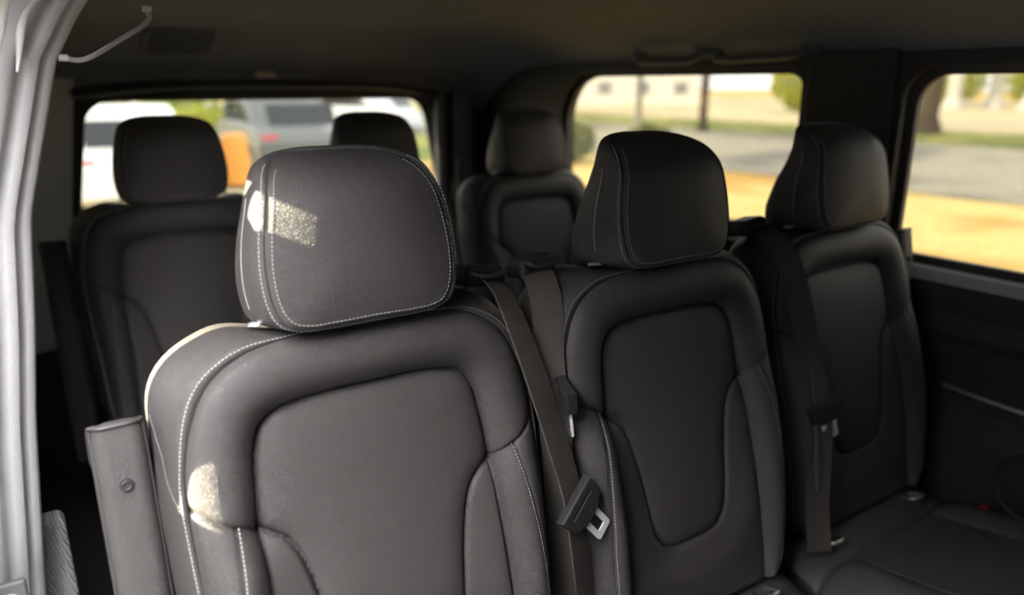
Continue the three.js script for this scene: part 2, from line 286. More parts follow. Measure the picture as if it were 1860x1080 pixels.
function panel(g, side = 0) {           // the part of the back where g(k) > 0, clipped cleanly along its border
  const pos = [], nor = [], uv = [], idx = [], cache = new Map(), W = GX + 1;
  const val = new Float32Array(W * (GS + 1));
  for (let k = 0; k < val.length; k++) { let v = Math.min(g(k), field.O[k] + 0.0004); if (side) v = Math.min(v, side * (gx0 + (k % W) * STEP) + 1e-5); val[k] = v; }
  const N = (i, j) => field.n[clamp(j, 0, GS) * W + clamp(i, 0, GX)];
  const vert = (k) => { const i = k % W, j = (k / W) | 0; const dx = (N(i + 1, j) - N(i - 1, j)) / (2 * STEP), ds = (N(i, j + 1) - N(i, j - 1)) / (2 * STEP); return [gx0 + i * STEP, gs0 + j * STEP, field.n[k], -dx, -ds]; };
  const push = (v) => { const p = toLocal(v[0], v[1], v[2]), l = 1 / Math.hypot(v[3], v[4], 1), nn = [v[3] * l, v[4] * l, l]; pos.push(...p); nor.push(nn[0], nn[1] * CT + nn[2] * ST, -nn[1] * ST + nn[2] * CT); uv.push(v[0], v[1]); return pos.length / 3 - 1; };
  const at = (k) => { if (!cache.has(k)) cache.set(k, push(vert(k))); return cache.get(k); };
  const edge = (a, b) => { const key = a < b ? a * 1e6 + b : b * 1e6 + a; const kk = 'e' + key; if (!cache.has(kk)) { const t = val[a] / (val[a] - val[b]), A = vert(a), B = vert(b); cache.set(kk, push(A.map((q, i) => lerp(q, B[i], t)))); } return cache.get(kk); };
  const tri = (a, b, c) => {
    const t = [a, b, c], p = []; for (let q = 0; q < 3; q++) { const u = t[q], w = t[(q + 1) % 3]; if (val[u] > 0) p.push(at(u)); if ((val[u] > 0) !== (val[w] > 0)) p.push(edge(u, w)); }
    for (let q = 1; q + 1 < p.length; q++) idx.push(p[0], p[q], p[q + 1]);
  };
  for (let j = 0; j < GS; j++) for (let i = 0; i < GX; i++) { const a = j * W + i, b = a + 1, c = a + W, d = c + 1; tri(a, b, d); tri(a, d, c); }
  const G = new THREE.BufferGeometry();
  G.setAttribute('position', new THREE.Float32BufferAttribute(pos, 3)); G.setAttribute('normal', new THREE.Float32BufferAttribute(nor, 3)); G.setAttribute('uv', new THREE.Float32BufferAttribute(uv, 2)); G.setIndex(idx);
  return G;
}
const F = field;
const seatGeo = {
  insert: panel((k) => F.I[k]),
  upper: panel((k) => Math.min(-F.I[k], F.above[k])),
  lower: panel((k) => Math.min(-F.I[k], -F.above[k], F.inner[k])),
  bolIn: [-1, 1].map((sgn) => panel((k) => Math.min(-F.above[k], -F.inner[k], F.bol[k]), sgn)),
  bolOut: [-1, 1].map((sgn) => panel((k) => Math.min(-F.above[k], -F.bol[k]), sgn)),
};
// outward normals along the outline, cross-section of the side gusset
const outN = outline.map((p, i) => { const a = outline[(i + outline.length - 1) % outline.length], b = outline[(i + 1) % outline.length]; const dx = b[0] - a[0], dy = b[1] - a[1], l = Math.hypot(dx, dy); return [-dy / l, dx / l]; });
const gus = [[0, -0.0035], [0.0018, -0.0015], [0.0048, -0.0022], [0.008, -0.007], [0.013, -0.02], [0.0175, -0.037], [0.021, -0.056], [0.0225, -0.075], [0.021, -0.094], [0.015, -0.110], [0.004, -0.119], [-0.012, -0.121]];
const gusK = (p) => p[1] > 0 ? (1 + 0.85 * Math.exp(-(((p[1] - 0.112) / 0.042) ** 2))) * (p[1] > 0.1 ? lerp(0.3, 1, smooth(0.085, 0.15, Math.abs(p[0]))) : 1) : 1;
const gusPoint = (i, j) => { const q = i % outline.length, p = outline[q], n = outN[q], g = gus[j], k = g[0] > 0 ? gusK(p) : 1, low = p[1] < -0.3 ? 0.5 : 1; return [p[0] + n[0] * g[0] * k * low, p[1] + n[1] * g[0] * k * low, interp(rimN, p[1]) + g[1]]; };
const gusLen = gus.map((g, j) => { let l = 0; for (let k = 1; k <= j; k++) l += Math.hypot(gus[k][0] - gus[k - 1][0], gus[k][1] - gus[k - 1][1]); return l; });
const outLen = (() => { let l = 0; const a = [0]; for (let i = 1; i <= outline.length; i++) { const p = outline[i - 1], q = outline[i % outline.length]; l += Math.hypot(p[0] - q[0], p[1] - q[1]); a.push(l); } return a; })();
seatGeo.seamLine = tube(outline.map((p) => V(...toLocal(p[0], p[1], interp(rimN, p[1]) - 0.0022))), 0.0011, 420, 6, true);
seatGeo.bolLine = [-1, 1].map((sx) => tube(bolSeam.map(([x, s]) => V(...toLocal(sx * x, s, nAt(x, s) - 0.0004))), 0.0009, 60, 5));
seatGeo.gusset = surf(outline.length, gus.length - 1, (u, v) => { const i = Math.round(u * outline.length), j = Math.round(v * (gus.length - 1)), p = gusPoint(i, j); return [...toLocal(...p), outLen[i], gusLen[j]]; }, true);
{ // orientation check: gusset should face outward
  const p = seatGeo.gusset.attributes.position, n = seatGeo.gusset.attributes.normal; let s = 0; for (let i = 0; i < p.count; i++) s += p.getX(i) * n.getX(i); if (s < 0) { seatGeo.gusset.index.array.reverse(); seatGeo.gusset.computeVertexNormals(); }
}
{
  const sh = new THREE.Shape(outline.map((p, i) => new THREE.Vector2(p[0] - outN[i][0] * 0.011, p[1] - outN[i][1] * 0.011)));
  const g = new THREE.ExtrudeGeometry(sh, { depth: 0.012, bevelEnabled: true, bevelThickness: 0.004, bevelSize: 0.004, bevelSegments: 2 }), p = g.attributes.position;
  for (let i = 0; i < p.count; i++) { const q = toLocal(p.getX(i), p.getY(i), -0.118 - p.getZ(i) + interp(rimN, p.getY(i))); p.setXYZ(i, ...q); }
  g.computeVertexNormals(); seatGeo.shell = g;
}
const gusSeam = (sx) => tube([[0.085, 6], [0.065, 5.3], [0.045, 4.7], [0.025, 4.1], [0.010, 3.4], [0.002, 2.6]].map(([s, j]) => {
  let q = 0; outline.forEach((p, i) => { if (p[0] * sx > 0.1 && Math.abs(p[1] - s) < Math.abs(outline[q][1] - s) + (outline[q][0] * sx > 0.1 ? 0 : 9)) q = i; });
  const a = gusPoint(q, Math.floor(j)), b = gusPoint(q, Math.ceil(j)), t = j - Math.floor(j); return V(...toLocal(lerp(a[0], b[0], t) + sx * 0.0003, lerp(a[1], b[1], t), lerp(a[2], b[2], t)));
}), 0.001, 24, 6);
const gusSeamPair = [-1, 1].map(gusSeam);
// stitches: short rods of thread along a line of [position, up] frames
function stitches(P, U, pitch = 0.0047, len = 0.003, r = 0.00043) {
  const gs = []; let acc = pitch / 2; const base = new THREE.BoxGeometry(r * 2, r * 1.5, len);
  for (let i = 1; i < P.length; i++) {
    const a = P[i - 1], b = P[i], d = a.distanceTo(b); if (d < 1e-9) continue;
    while (acc < d) { const t = acc / d, p = a.clone().lerp(b, t), z = b.clone().sub(a).normalize(), y = U[i].clone().addScaledVector(z, -U[i].dot(z)).normalize(), x = y.clone().cross(z); const m = new THREE.Matrix4().makeBasis(x, y, z).setPosition(p.addScaledVector(y, 0.0003)); gs.push(base.clone().applyMatrix4(m)); acc += pitch; }
    acc -= d;
  }
  return gs;
}
const fieldUp = (x, s) => { const e = 0.001, dx = (nAt(x + e, s) - nAt(x - e, s)) / (2 * e), ds = (nAt(x, s + e) - nAt(x, s - e)) / (2 * e), o = toLocal(0, 0, 0), t = toLocal(-dx, -ds, 1); return V(t[0] - o[0], t[1] - o[1], t[2] - o[2]).normalize(); };
{
  const gs = [];
  { // round the outline on the gusset side
    const P = [], U = []; const c = [V(...toLocal(0, 0, -0.06))];
    for (let i = 0; i <= outline.length; i++) { const p = gusPoint(i, 2); P.push(V(...toLocal(...p))); const q = i % outline.length; const o = toLocal(0, 0, 0), t = toLocal(outN[q][0] * 0.6, outN[q][1] * 0.6, 0.8); U.push(V(t[0] - o[0], t[1] - o[1], t[2] - o[2]).normalize()); }
    gs.push(...stitches(P, U));
  }
  for (const sx of [-1, 1]) { // along the bolsters
    const P = bolSeam.map(([x, s]) => V(...toLocal(sx * (x - 0.003), s, nAt(x - 0.003, s)))), U = bolSeam.map(([x, s]) => fieldUp(sx * (x - 0.003), s));
    gs.push(...stitches(P, U));
  }
  seatGeo.stitch = merge(gs);
}
// ------------------------------ headrest
const hrHalf = resample([[0, 0.167], [0.05, 0.167], [0.078, 0.1685], [0.094, 0.174], [0.1035, 0.186], [0.109, 0.205], [0.111, 0.232], [0.109, 0.262], [0.104, 0.292], [0.097, 0.320], [0.087, 0.343], [0.070, 0.359], [0.036, 0.3665], [0, 0.367]], 80);
const hrOut = mirror(hrHalf), hrN = hrOut.map((p, i) => { const a = hrOut[(i + hrOut.length - 1) % hrOut.length], b = hrOut[(i + 1) % hrOut.length]; const dx = b[0] - a[0], dy = b[1] - a[1], l = Math.hypot(dx, dy); return [dy / l, -dx / l]; });
const hrSeamN = (s) => 0.024 - 0.075 * Math.pow(clamp((s - 0.285) / 0.083, 0, 1), 2.6);
const hrDeep = (s) => interp([[0.17, 1.42], [0.22, 1.28], [0.27, 1.02], [0.31, 0.74], [0.335, 0.5], [0.352, 0.3], [0.367, 0.12]], s);
const HC = [0, 0.258];
const hrFront = (p, rho) => { const x = HC[0] + (p[0] - HC[0]) * rho, s = HC[1] + (p[1] - HC[1]) * rho; const d = Math.min(1, rho); return [x, s, hrSeamN(lerp(HC[1], p[1], rho)) + 0.016 * (1 - Math.pow(d, 2.4)) - 0.0022 * Math.exp(-(((1 - rho) / 0.025) ** 2)) * (1 - smooth(0.34, 0.36, p[1]))]; };
const hrBand = [[0, -0.0022], [0.0025, -0.0008], [0.006, -0.004], [0.0095, -0.012], [0.0125, -0.024], [0.0145, -0.040], [0.015, -0.056], [0.013, -0.073], [0.008, -0.087], [-0.002, -0.098], [-0.02, -0.104]];
const hrSidePoint = (i, j) => { const q = i % hrOut.length, p = hrOut[q], n = hrN[q], g = j ? hrBand[j] : [0, -0.0022 * (1 - smooth(0.34, 0.36, hrOut[q][1]))], bot = p[1] < 0.18 ? 0.25 : 1; return [p[0] + n[0] * g[0] * (g[0] > 0 ? lerp(bot, 1, smooth(0.06, 0.11, Math.abs(p[0]))) : 1), p[1] + n[1] * g[0] * (g[0] > 0 ? (p[1] < 0.2 ? lerp(0.25, 1, smooth(0.168, 0.2, p[1])) : lerp(1, 0.35, smooth(0.33, 0.36, p[1]))) : 1), hrSeamN(p[1]) + g[1] * hrDeep(p[1])]; };
const hrGeo = {};
hrGeo.front = surf(hrOut.length, 40, (u, v) => { const i = Math.round(u * hrOut.length) % hrOut.length, r = 1 - Math.pow(1 - v, 1.6), p = hrFront(hrOut[i], r); return [...toLocal(...p), p[0], p[1]]; }, true);
hrGeo.band = surf(hrOut.length, hrBand.length - 1, (u, v) => { const i = Math.round(u * hrOut.length), j = Math.round(v * (hrBand.length - 1)), p = hrSidePoint(i, j); return [...toLocal(...p), i * 0.0045, p[2]]; }, true);
hrGeo.back = surf(hrOut.length, 8, (u, v) => { const i = Math.round(u * hrOut.length), a = hrSidePoint(i, hrBand.length - 1), p = [lerp(a[0], HC[0], v), lerp(a[1], HC[1], v), lerp(a[2], -0.098, smooth(0, 1, v))]; return [...toLocal(...p), p[0], p[1]]; }, true);
{
  const gs = [];
  for (const w of [0, 1]) {
    const P = [], U = [];
    const first = hrOut.findIndex((p) => p[1] > 0.352), rest = hrOut.length - 1 - [...hrOut].reverse().findIndex((p) => p[1] > 0.352);
    for (let k = rest + 1; k <= hrOut.length + first; k++) {   // the line runs out where the panel turns over the crown
      const i = k, q = i % hrOut.length, n = hrN[q], p = hrOut[q]; let pt, up;
      if (w) { const a = hrSidePoint(i, 2); pt = a; up = [n[0] * 0.55, n[1] * 0.55, 0.83]; } else { const r = 1 - 0.006 / Math.hypot(p[0], p[1] - HC[1]); pt = hrFront(p, r); up = [n[0] * 0.2, n[1] * 0.2, 0.98]; }
      const o = toLocal(0, 0, 0), t = toLocal(...up); P.push(V(...toLocal(...pt))); U.push(V(t[0] - o[0], t[1] - o[1], t[2] - o[2]).normalize());
    }
    gs.push(...stitches(P, U, 0.0047, 0.003));
  }
  hrGeo.stitch = merge(gs);
  hrGeo.seam = [0, 1].map((side) => { const P = []; for (let i = 0; i < hrOut.length; i++) { const p = hrOut[i]; if ((side ? -p[0] : p[0]) > 0.09 && p[1] > 0.195 && p[1] < 0.315) { const q = hrSidePoint(i, 5); P.push(V(...toLocal(q[0] + Math.sign(q[0]) * 0.0004, q[1], q[2]))); } } return tube(P, 0.0006, 40, 5); });
}
// ------------------------------ armrest folded up beside the back: axis along s
const AN = -0.046, AX = (sx) => sx < 0 ? -0.268 : 0.306, AS = (sx) => sx < 0 ? 0 : 0.032;   // the right armrest stands farther out and a little higher
function armGeo(sx) {
  const prof = []; const W = 0.0265, D = 0.085, r = 0.0165, ang = 6;   // cross-section in (x, n)
  const cs = [[-W + r, -D + r, Math.PI, 1.5], [W - r, -D + r, 1.5 * Math.PI, 2], [W - r, -r, 0, 0.5], [-W + r, -r, 0.5 * Math.PI, 1]];
  for (const [cx, cn, a0] of cs) for (let k = 0; k <= ang; k++) { const a = a0 + (k / ang) * Math.PI / 2; prof.push([cx + r * Math.cos(a), cn + r * Math.sin(a)]); }
  const np = prof.length, pl = [0]; for (let i = 1; i <= np; i++) pl.push(pl[i - 1] + Math.hypot(prof[i % np][0] - prof[i - 1][0], prof[i % np][1] - prof[i - 1][1]));
  const S = [[-0.42, 0.9], [-0.40, 1], [-0.2, 1], [0.0, 1], [0.055, 1], [0.075, 0.99], [0.088, 0.965], [0.094, 0.955], [0.098, 0.93], [0.099, 0.7], [0.099, 0]];
  const cut = (s, n) => s > 0.05 ? s + 0.9 * Math.min(0, n - AN + 0.012) * smooth(0.05, 0.09, s) : s;
  const at = (i, j, bulge = 0) => { const p = prof[i % np], [s, k] = S[j]; const cx = 0, cn = -D / 2; const nn = AN + cn + (p[1] - cn) * k; return [AX(sx) + cx + (p[0] - cx) * k, cut(s, nn) + AS(sx), nn]; };
  const body = surf(np, S.length - 1, (u, v) => { const i = Math.round(u * np), j = Math.round(v * (S.length - 1)), p = at(i, j); return [...toLocal(...p), pl[i], S[j][0]]; }, true);
  { const p = body.attributes.position, n = body.attributes.normal; let s = 0; for (let i = 0; i < p.count; i++) s += (p.getX(i) - AX(sx)) * n.getX(i); if (s < 0) { body.index.array.reverse(); body.computeVertexNormals(); } }
  const loop = []; for (let i = 0; i < np; i++) { const p = prof[i]; loop.push(V(...toLocal(AX(sx) + p[0] * 0.97, cut(0.0945, AN + p[1]) + AS(sx), AN + p[1] * 0.965 - D * 0.018))); }
  const welt = tube(loop, 0.0026, 90, 8, true);
  const sides = [-1, 1].map((q) => tube([[q * (W - 0.001), 0.093, -0.013], [q * (W - 0.0005), 0.0, -0.0125], [q * (W - 0.0005), -0.2, -0.0125], [q * (W - 0.001), -0.41, -0.0125]].map(([x, s, n]) => V(...toLocal(AX(sx) + x, s + AS(sx), n + AN))), 0.0022, 30, 8));
  return { body, welt: merge([welt, ...sides]) };
}
// ------------------------------ cushion
const cushGeo = (() => {
  const roll = surf(40, 30, (u, v) => {   // top skin from back to front
    const x = lerp(-0.235, 0.235, u), z = lerp(0.02, 0.56, v), e = Math.abs(x) / 0.235, zz = z;
    let y = -0.425 + 0.05 * smooth(0.1, 0.5, z) - 0.05 * smooth(0.5, 0.56, z) ** 2 - 0.03 * Math.pow(e, 8);
    y += 0.028 * smooth(0.12, 0.19, Math.abs(x)) * (1 - Math.pow(e, 10));
    y += 0.016 * Math.exp(-(((z - 0.085) / 0.035) ** 2)) - 0.010 * Math.exp(-(((z - 0.148) / 0.006) ** 2)) - 0.006 * Math.exp(-(((Math.abs(x) - 0.135) / 0.005) ** 2)) * smooth(0.14, 0.16, z);
    return [x, Y0 + y, zz, x, z];
  });
  const fine = surf(150, 170, (u, v) => {
    const x = lerp(-0.235, 0.235, u), z = lerp(0.02, 0.56, v), e = Math.abs(x) / 0.235;
    let y = -0.425 + 0.05 * smooth(0.1, 0.5, z) - 0.06 * smooth(0.5, 0.56, z) ** 2 - 0.035 * Math.pow(e, 10);
    y += 0.024 * smooth(0.12, 0.19, Math.abs(x)) * (1 - Math.pow(e, 10)) * smooth(0.13, 0.2, z);
    y += 0.016 * Math.exp(-(((z - 0.085) / 0.035) ** 2)) - 0.009 * Math.exp(-(((z - 0.148) / 0.006) ** 2)) - 0.006 * Math.exp(-(((Math.abs(x) - 0.135) / 0.004) ** 2)) * smooth(0.14, 0.16, z);
    return [x, Y0 + y, z, x, z];
  });
  const sides = box(-0.235, 0.235, Y0 - 0.56, Y0 - 0.452, 0.02, 0.555, 0.02);
  return { top: fine, body: sides };
})();
{ const n = cushGeo.top.attributes.normal; if (n.getY(5000) < 0) { cushGeo.top.index.array.reverse(); cushGeo.top.computeVertexNormals(); } }
for (const k of ['front', 'band', 'back']) { // headrest faces point away from its middle
  const g = hrGeo[k], p = g.attributes.position, n = g.attributes.normal, c = toLocal(0, 0.26, -0.03); let s = 0;
  for (let i = 0; i < p.count; i++) s += (p.getX(i) - c[0]) * n.getX(i) + (p.getY(i) - c[1]) * n.getY(i) + (p.getZ(i) - c[2]) * n.getZ(i);
  if (s < 0) { g.index.array.reverse(); g.computeVertexNormals(); }
}
function makeSeat() {
  const t = new THREE.Group();
  part('upper_back_cover', seatGeo.upper, M.leather, t);
  part('back_insert', seatGeo.insert, M.leather, t);
  part('lower_back_cover', seatGeo.lower, M.leather, t);
  for (const k of [0, 1]) { part('bolster', seatGeo.bolIn[k], M.leather, t); part('bolster_side', seatGeo.bolOut[k], M.leather, t); }
  const g = part('side_gusset', seatGeo.gusset, M.leather, t); for (const k of [0, 1]) part('gusset_seam', gusSeamPair[k], M.piping, g);
  part('edge_seam', seatGeo.seamLine, M.seam, t); for (const k of [0, 1]) part('bolster_seam', seatGeo.bolLine[k], M.seam, t);
  const st = part('stitching', seatGeo.stitch, M.thread, t); st.userData.kind = 'stuff'; st.userData.label = 'fine pale grey thread stitches';
  part('back_shell', seatGeo.shell, M.shell, t);
  const h = part('headrest', hrGeo.band, M.leather, t);
  part('front_panel', hrGeo.front, M.leather, h); part('rear_panel', hrGeo.back, M.leather, h);
  const hs = part('headrest_stitching', hrGeo.stitch, M.thread, h); hs.userData.kind = 'stuff';
  for (const k of [0, 1]) part('headrest_seam', hrGeo.seam[k], M.thread, h);
  for (const x of [-0.075, 0.075]) {
    const a = V(...toLocal(x, 0.15, -0.068)), b = V(...toLocal(x, 0.20, -0.064));
    part('headrest_post', tube([a, a.clone().lerp(b, 0.5), b], 0.006, 6, 12), M.chrome, t);
    const c = new THREE.CylinderGeometry(0.0105, 0.0125, 0.0035, 24), q = toLocal(x < 0 ? -0.112 : 0.112, gusTop, -0.045);
    part('post_button', c.rotateX(-TILT).translate(...q), x < 0 ? M.steel : M.plastic, t);
  }
  part('seat_cushion', cushGeo.top, M.leather, t); part('cushion_side', cushGeo.body, M.leather, t);
  part('seat_base', merge([box(-0.17, 0.17, 0.03, Y0 - 0.55, 0.06, 0.46, 0.02), box(-0.21, -0.16, 0, 0.05, 0.02, 0.52, 0.01), box(0.16, 0.21, 0, 0.05, 0.02, 0.52, 0.01)]), M.plastic, t);
  for (const x of [-0.15, 0.13]) part('anchor_loop', tube([[x - 0.014, Y0 - 0.41, 0.10], [x - 0.014, Y0 - 0.398, 0.128], [x + 0.014, Y0 - 0.398, 0.128], [x + 0.014, Y0 - 0.41, 0.10]], 0.0038, 24, 8), M.steel, t);
  return t;
}
const gusTop = 0.1765;
const armL = armGeo(-1), armR = armGeo(1);
function addArm(t, sx) {
  const a = sx < 0 ? armL : armR, m = part('armrest', a.body, M.leather, t); part('armrest_piping', a.welt, M.piping, m);
  const q = toLocal(AX(sx), 0.030 + AS(sx), AN + 0.001), b = new THREE.CylinderGeometry(0.0065, 0.0072, 0.004, 24).rotateX(Math.PI / 2 - TILT).translate(...q);
  const bt = part('screw_cap', b, M.plastic, m), r = new THREE.TorusGeometry(0.0045, 0.0012, 8, 24).rotateX(-TILT).translate(q[0], q[1] + 0.0004, q[2] + 0.0022);
  part('screw_ring', r, M.plastic, m);
}
const proto = makeSeat();
const SEATS = [
  [0, 0, 'large leather seat nearest the open door, with sunlit patches and folded armrest', 'middle row of seats', -1],
  [0.5082, -0.0105, 'middle seat of the front row, dark leather with white stitching', 'middle row of seats', 0],
  [1.0162, -0.0383, 'dark leather seat beside the right door lining, belt across its shoulder', 'middle row of seats', 1],
  [-0.0037, -1.1216, 'rear row seat standing before the left end of the tailgate window', 'rear row of seats', -1],
  [0.5185, -1.1216, 'rear row seat mostly hidden behind the large nearest headrest', 'rear row of seats', 0],
  [1.0408, -1.1216, 'dim rear row seat in the corner below the rear quarter window', 'rear row of seats', 0],
];
SEATS.forEach(([x, z, label, group, arm]) => {
  const s = proto.clone(); s.name = numbered('van_seat'); s.position.set(x, 0, z); s.userData = { label, category: 'seat', group }; scene.add(s);
  if (arm) addArm(s, arm);
});

// ---------------------------------------------------------------- seat belts
const sp = (seat, x, s, n) => { const p = toLocal(x, s, n); return V(p[0] + SEATS[seat][0], p[1], p[2] + SEATS[seat][1]); };
function ribbon(pts, normals, w = 0.046, th = 0.0014, n = 70) {
  const c = new THREE.CatmullRomCurve3(pts, false, 'centripetal'), P = c.getPoints(n);
  const nm = (t) => { const f = t * (normals.length - 1), i = Math.min(normals.length - 2, Math.floor(f)); return normals[i].clone().lerp(normals[i + 1], f - i); };
  const fr = P.map((p, i) => { const t = P[Math.min(n, i + 1)].clone().sub(P[Math.max(0, i - 1)]).normalize(), k = nm(i / n); k.addScaledVector(t, -k.dot(t)).normalize(); return { p, k, b: t.clone().cross(k) }; });
  const ring = [[-1, 1], [-0.5, 1.25], [0, 1.3], [0.5, 1.25], [1, 1], [1, -1], [0, -1.2], [-1, -1], [-1, 1]];
  let len = 0; const L = P.map((p, i) => (len += i ? p.distanceTo(P[i - 1]) : 0));
  const g = surf(ring.length - 1, n, (u, v) => { const q = ring[Math.round(u * (ring.length - 1))], f = fr[Math.round(v * n)]; const p = f.p.clone().addScaledVector(f.b, q[0] * w / 2).addScaledVector(f.k, q[1] * th); return [p.x, p.y, p.z, q[0] * w / 2, L[Math.round(v * n)]]; });
  const gg = g.toNonIndexed(); gg.computeVertexNormals(); return gg;
}
function basisGeo(g, o, x, y, z) { return g.applyMatrix4(new THREE.Matrix4().makeBasis(x, y, z).setPosition(o)); }
function tongue(t, at, dir, nrm, k = 1.15) {      // dir: the way the plate points
  const y = dir.clone().normalize().negate(), z = nrm.clone().addScaledVector(y, -nrm.dot(y)).normalize(), x = y.clone().cross(z);
  const hs = new THREE.Shape(); hs.moveTo(-0.031, 0.012); hs.lineTo(-0.026, -0.012); hs.lineTo(-0.013, -0.02); hs.lineTo(0.013, -0.02); hs.lineTo(0.026, -0.012); hs.lineTo(0.031, 0.012); hs.closePath();
  hs.holes.push(rrect(-0.024, -0.001, 0.024, 0.006, [0.002, 0.002, 0.002, 0.002]));
  part('tongue_housing', basisGeo(ext(hs, 0.016, 0.003).translate(0, 0, -0.006).scale(k, k, 1), at, x, y, z), M.plastic, t);
  const ps = shapeOf(rrect(-0.0135, -0.056, 0.0135, -0.012, [0.004, 0.004, 0.002, 0.002])); ps.holes.push(rrect(-0.007, -0.048, 0.007, -0.025, [0.002, 0.002, 0.002, 0.002]));
  part('tongue_plate', basisGeo(ext(ps, 0.003, 0.0006).translate(0, 0, 0.002).scale(k, k, 1), at, x, y, z), M.plate, t);
}
function guide(t, seat, x, s, n, sx) {
  const g = new RoundedBoxGeometry(0.066, 0.03, 0.055, 4, 0.011).rotateX(-TILT).rotateZ(sx * 0.12);
  const p = sp(seat, x, s, n); part('belt_guide', g.translate(p.x, p.y, p.z), M.plastic, t);
  const l = tube([[-0.03, 0, 0.004], [-0.018, -0.006, 0.012], [0.018, -0.006, 0.012], [0.03, 0, 0.004]].map(([a, b, c]) => sp(seat, x + a, s + 0.008 + b, n + 0.028 + c)), 0.004, 24, 8); part('guide_lip', l, M.plastic, t);
}
{
  const N0 = V(0, ST, CT);
  let t = thing('seat_belt', 'black belt hanging down the right side of the nearest large seat', 'seat belt', [0, 0, 0], 'seat belts');
  const nr = V(0.38, 0.1, 0.92), up = V(0.1, 0.9, 0.4);
  part('webbing', ribbon([[0.214, 0.182, -0.082], [0.215, 0.172, -0.050], [0.2165, 0.135, -0.022], [0.226, 0.06, 0.002], [0.243, -0.04, 0.016], [0.256, -0.12, 0.024], [0.2625, -0.2, 0.022], [0.272, -0.28, 0.012], [0.28, -0.38, 0.0]].map((p) => sp(0, ...p)), [up, nr, nr, nr, nr, nr]), M.webbing, t);
  guide(t, 0, 0.206, 0.186, -0.085, -1);
  tongue(t, sp(0, 0.259, -0.137, 0.033), V(0.62, -0.76, 0.1), V(0.0, 0.35, 0.94));
  t = thing('seat_belt', 'black belt in the gap left of the middle seat, bright tongue edge showing', 'seat belt', [0, 0, 0], 'seat belts');
  const n2 = V(-0.35, 0.1, 0.93);
  part('webbing', ribbon([[-0.214, 0.182, -0.08], [-0.216, 0.172, -0.050], [-0.224, 0.13, -0.024], [-0.238, 0.06, -0.012], [-0.246, -0.02, 0.0], [-0.25, -0.12, 0.004], [-0.252, -0.25, 0.004], [-0.252, -0.38, 0]].map((p) => sp(1, ...p)), [V(-0.1, 0.9, 0.4), n2, n2, n2, n2]), M.webbing, t);
  guide(t, 1, -0.206, 0.186, -0.085, 1);
  tongue(t, sp(1, -0.236, 0.012, 0.014), V(0.15, -1, 0.0), V(0.93, 0.0, 0.36));
  t = thing('seat_belt', 'black belt over the right seat shoulder with a shiny slotted tongue', 'seat belt', [0, 0, 0], 'seat belts');
  const n3 = V(-0.5, 0.12, 0.86);
  part('webbing', ribbon([[-0.196, 0.184, -0.08], [-0.194, 0.174, -0.045], [-0.192, 0.13, 0.000], [-0.184, 0.05, 0.018], [-0.178, -0.05, 0.030], [-0.172, -0.142, 0.042], [-0.178, -0.22, 0.046], [-0.188, -0.32, 0.042], [-0.2, -0.42, 0.05]].map((p) => sp(2, ...p)), [V(-0.1, 0.9, 0.4), n3, n3, n3, n3]), M.webbing, t);
  guide(t, 2, -0.192, 0.186, -0.085, 1);
  tongue(t, sp(2, -0.170, -0.152, 0.054), V(0.33, -0.94, 0.05), V(-0.3, 0.25, 0.92));
  // buckle with a red button beside the right seat cushion
  t = thing('belt_buckle', 'small buckle with red button at the right seat cushion edge', 'buckle', [1.223, Y0 - 0.43, 0.20]);
  part('buckle_body', new RoundedBoxGeometry(0.03, 0.06, 0.02, 3, 0.005).rotateX(-0.5).rotateZ(0.3), M.plastic, t);
  part('release_button', new RoundedBoxGeometry(0.02, 0.012, 0.016, 3, 0.003).rotateX(-0.5).rotateZ(0.3).translate(-0.010, 0.027, -0.014), M.red, t);
}
// ---------------------------------------------------------------- fittings on the headliner
function handle(label, a, b, drop, mat, r = 0.009, k0 = 1) {
  const t = thing('grab_handle', label, 'handle', [0, 0, 0]);
  const A = V(...a), B = V(...b), D = V(...drop), q = (k, d) => A.clone().lerp(B, k).addScaledVector(D, d);
  part('grip', tube([q(0.06, 0.1), q(0.1, 0.7), q(0.18, 1), q(0.5, 1.06), q(0.82, 1), q(0.9, 0.7), q(0.94, 0.1)], r, 60, 10), mat, t);
  for (const k of [0.05, 0.95]) part('mount', new RoundedBoxGeometry(0.03 * k0, 0.022 * k0, 0.045 * k0, 3, 0.007 * k0).translate(...q(k, 0.05).toArray()), mat, t);
  return t;
}
handle('grey grab handle above the rear quarter window, farther one', [1.345, ry(0.515), -1.03], [1.345, ry(0.515), -0.75], [-0.03, -0.022, 0], M.plasticGrey);
handle('grey grab handle above the quarter window beside the dark door pillar', [1.345, ry(0.51), -0.735], [1.345, ry(0.515), -0.40], [-0.03, -0.018, 0], M.plasticGrey);
handle('slim pale rod added for a bright glint at the upper left roof edge', [-0.252, ry(0.455), -0.34], [-0.118, ry(0.535), -0.48], [0.012, -0.010, 0], M.pillar, 0.0035, 0.4);  // pale rod in place of a glint along the roof edge
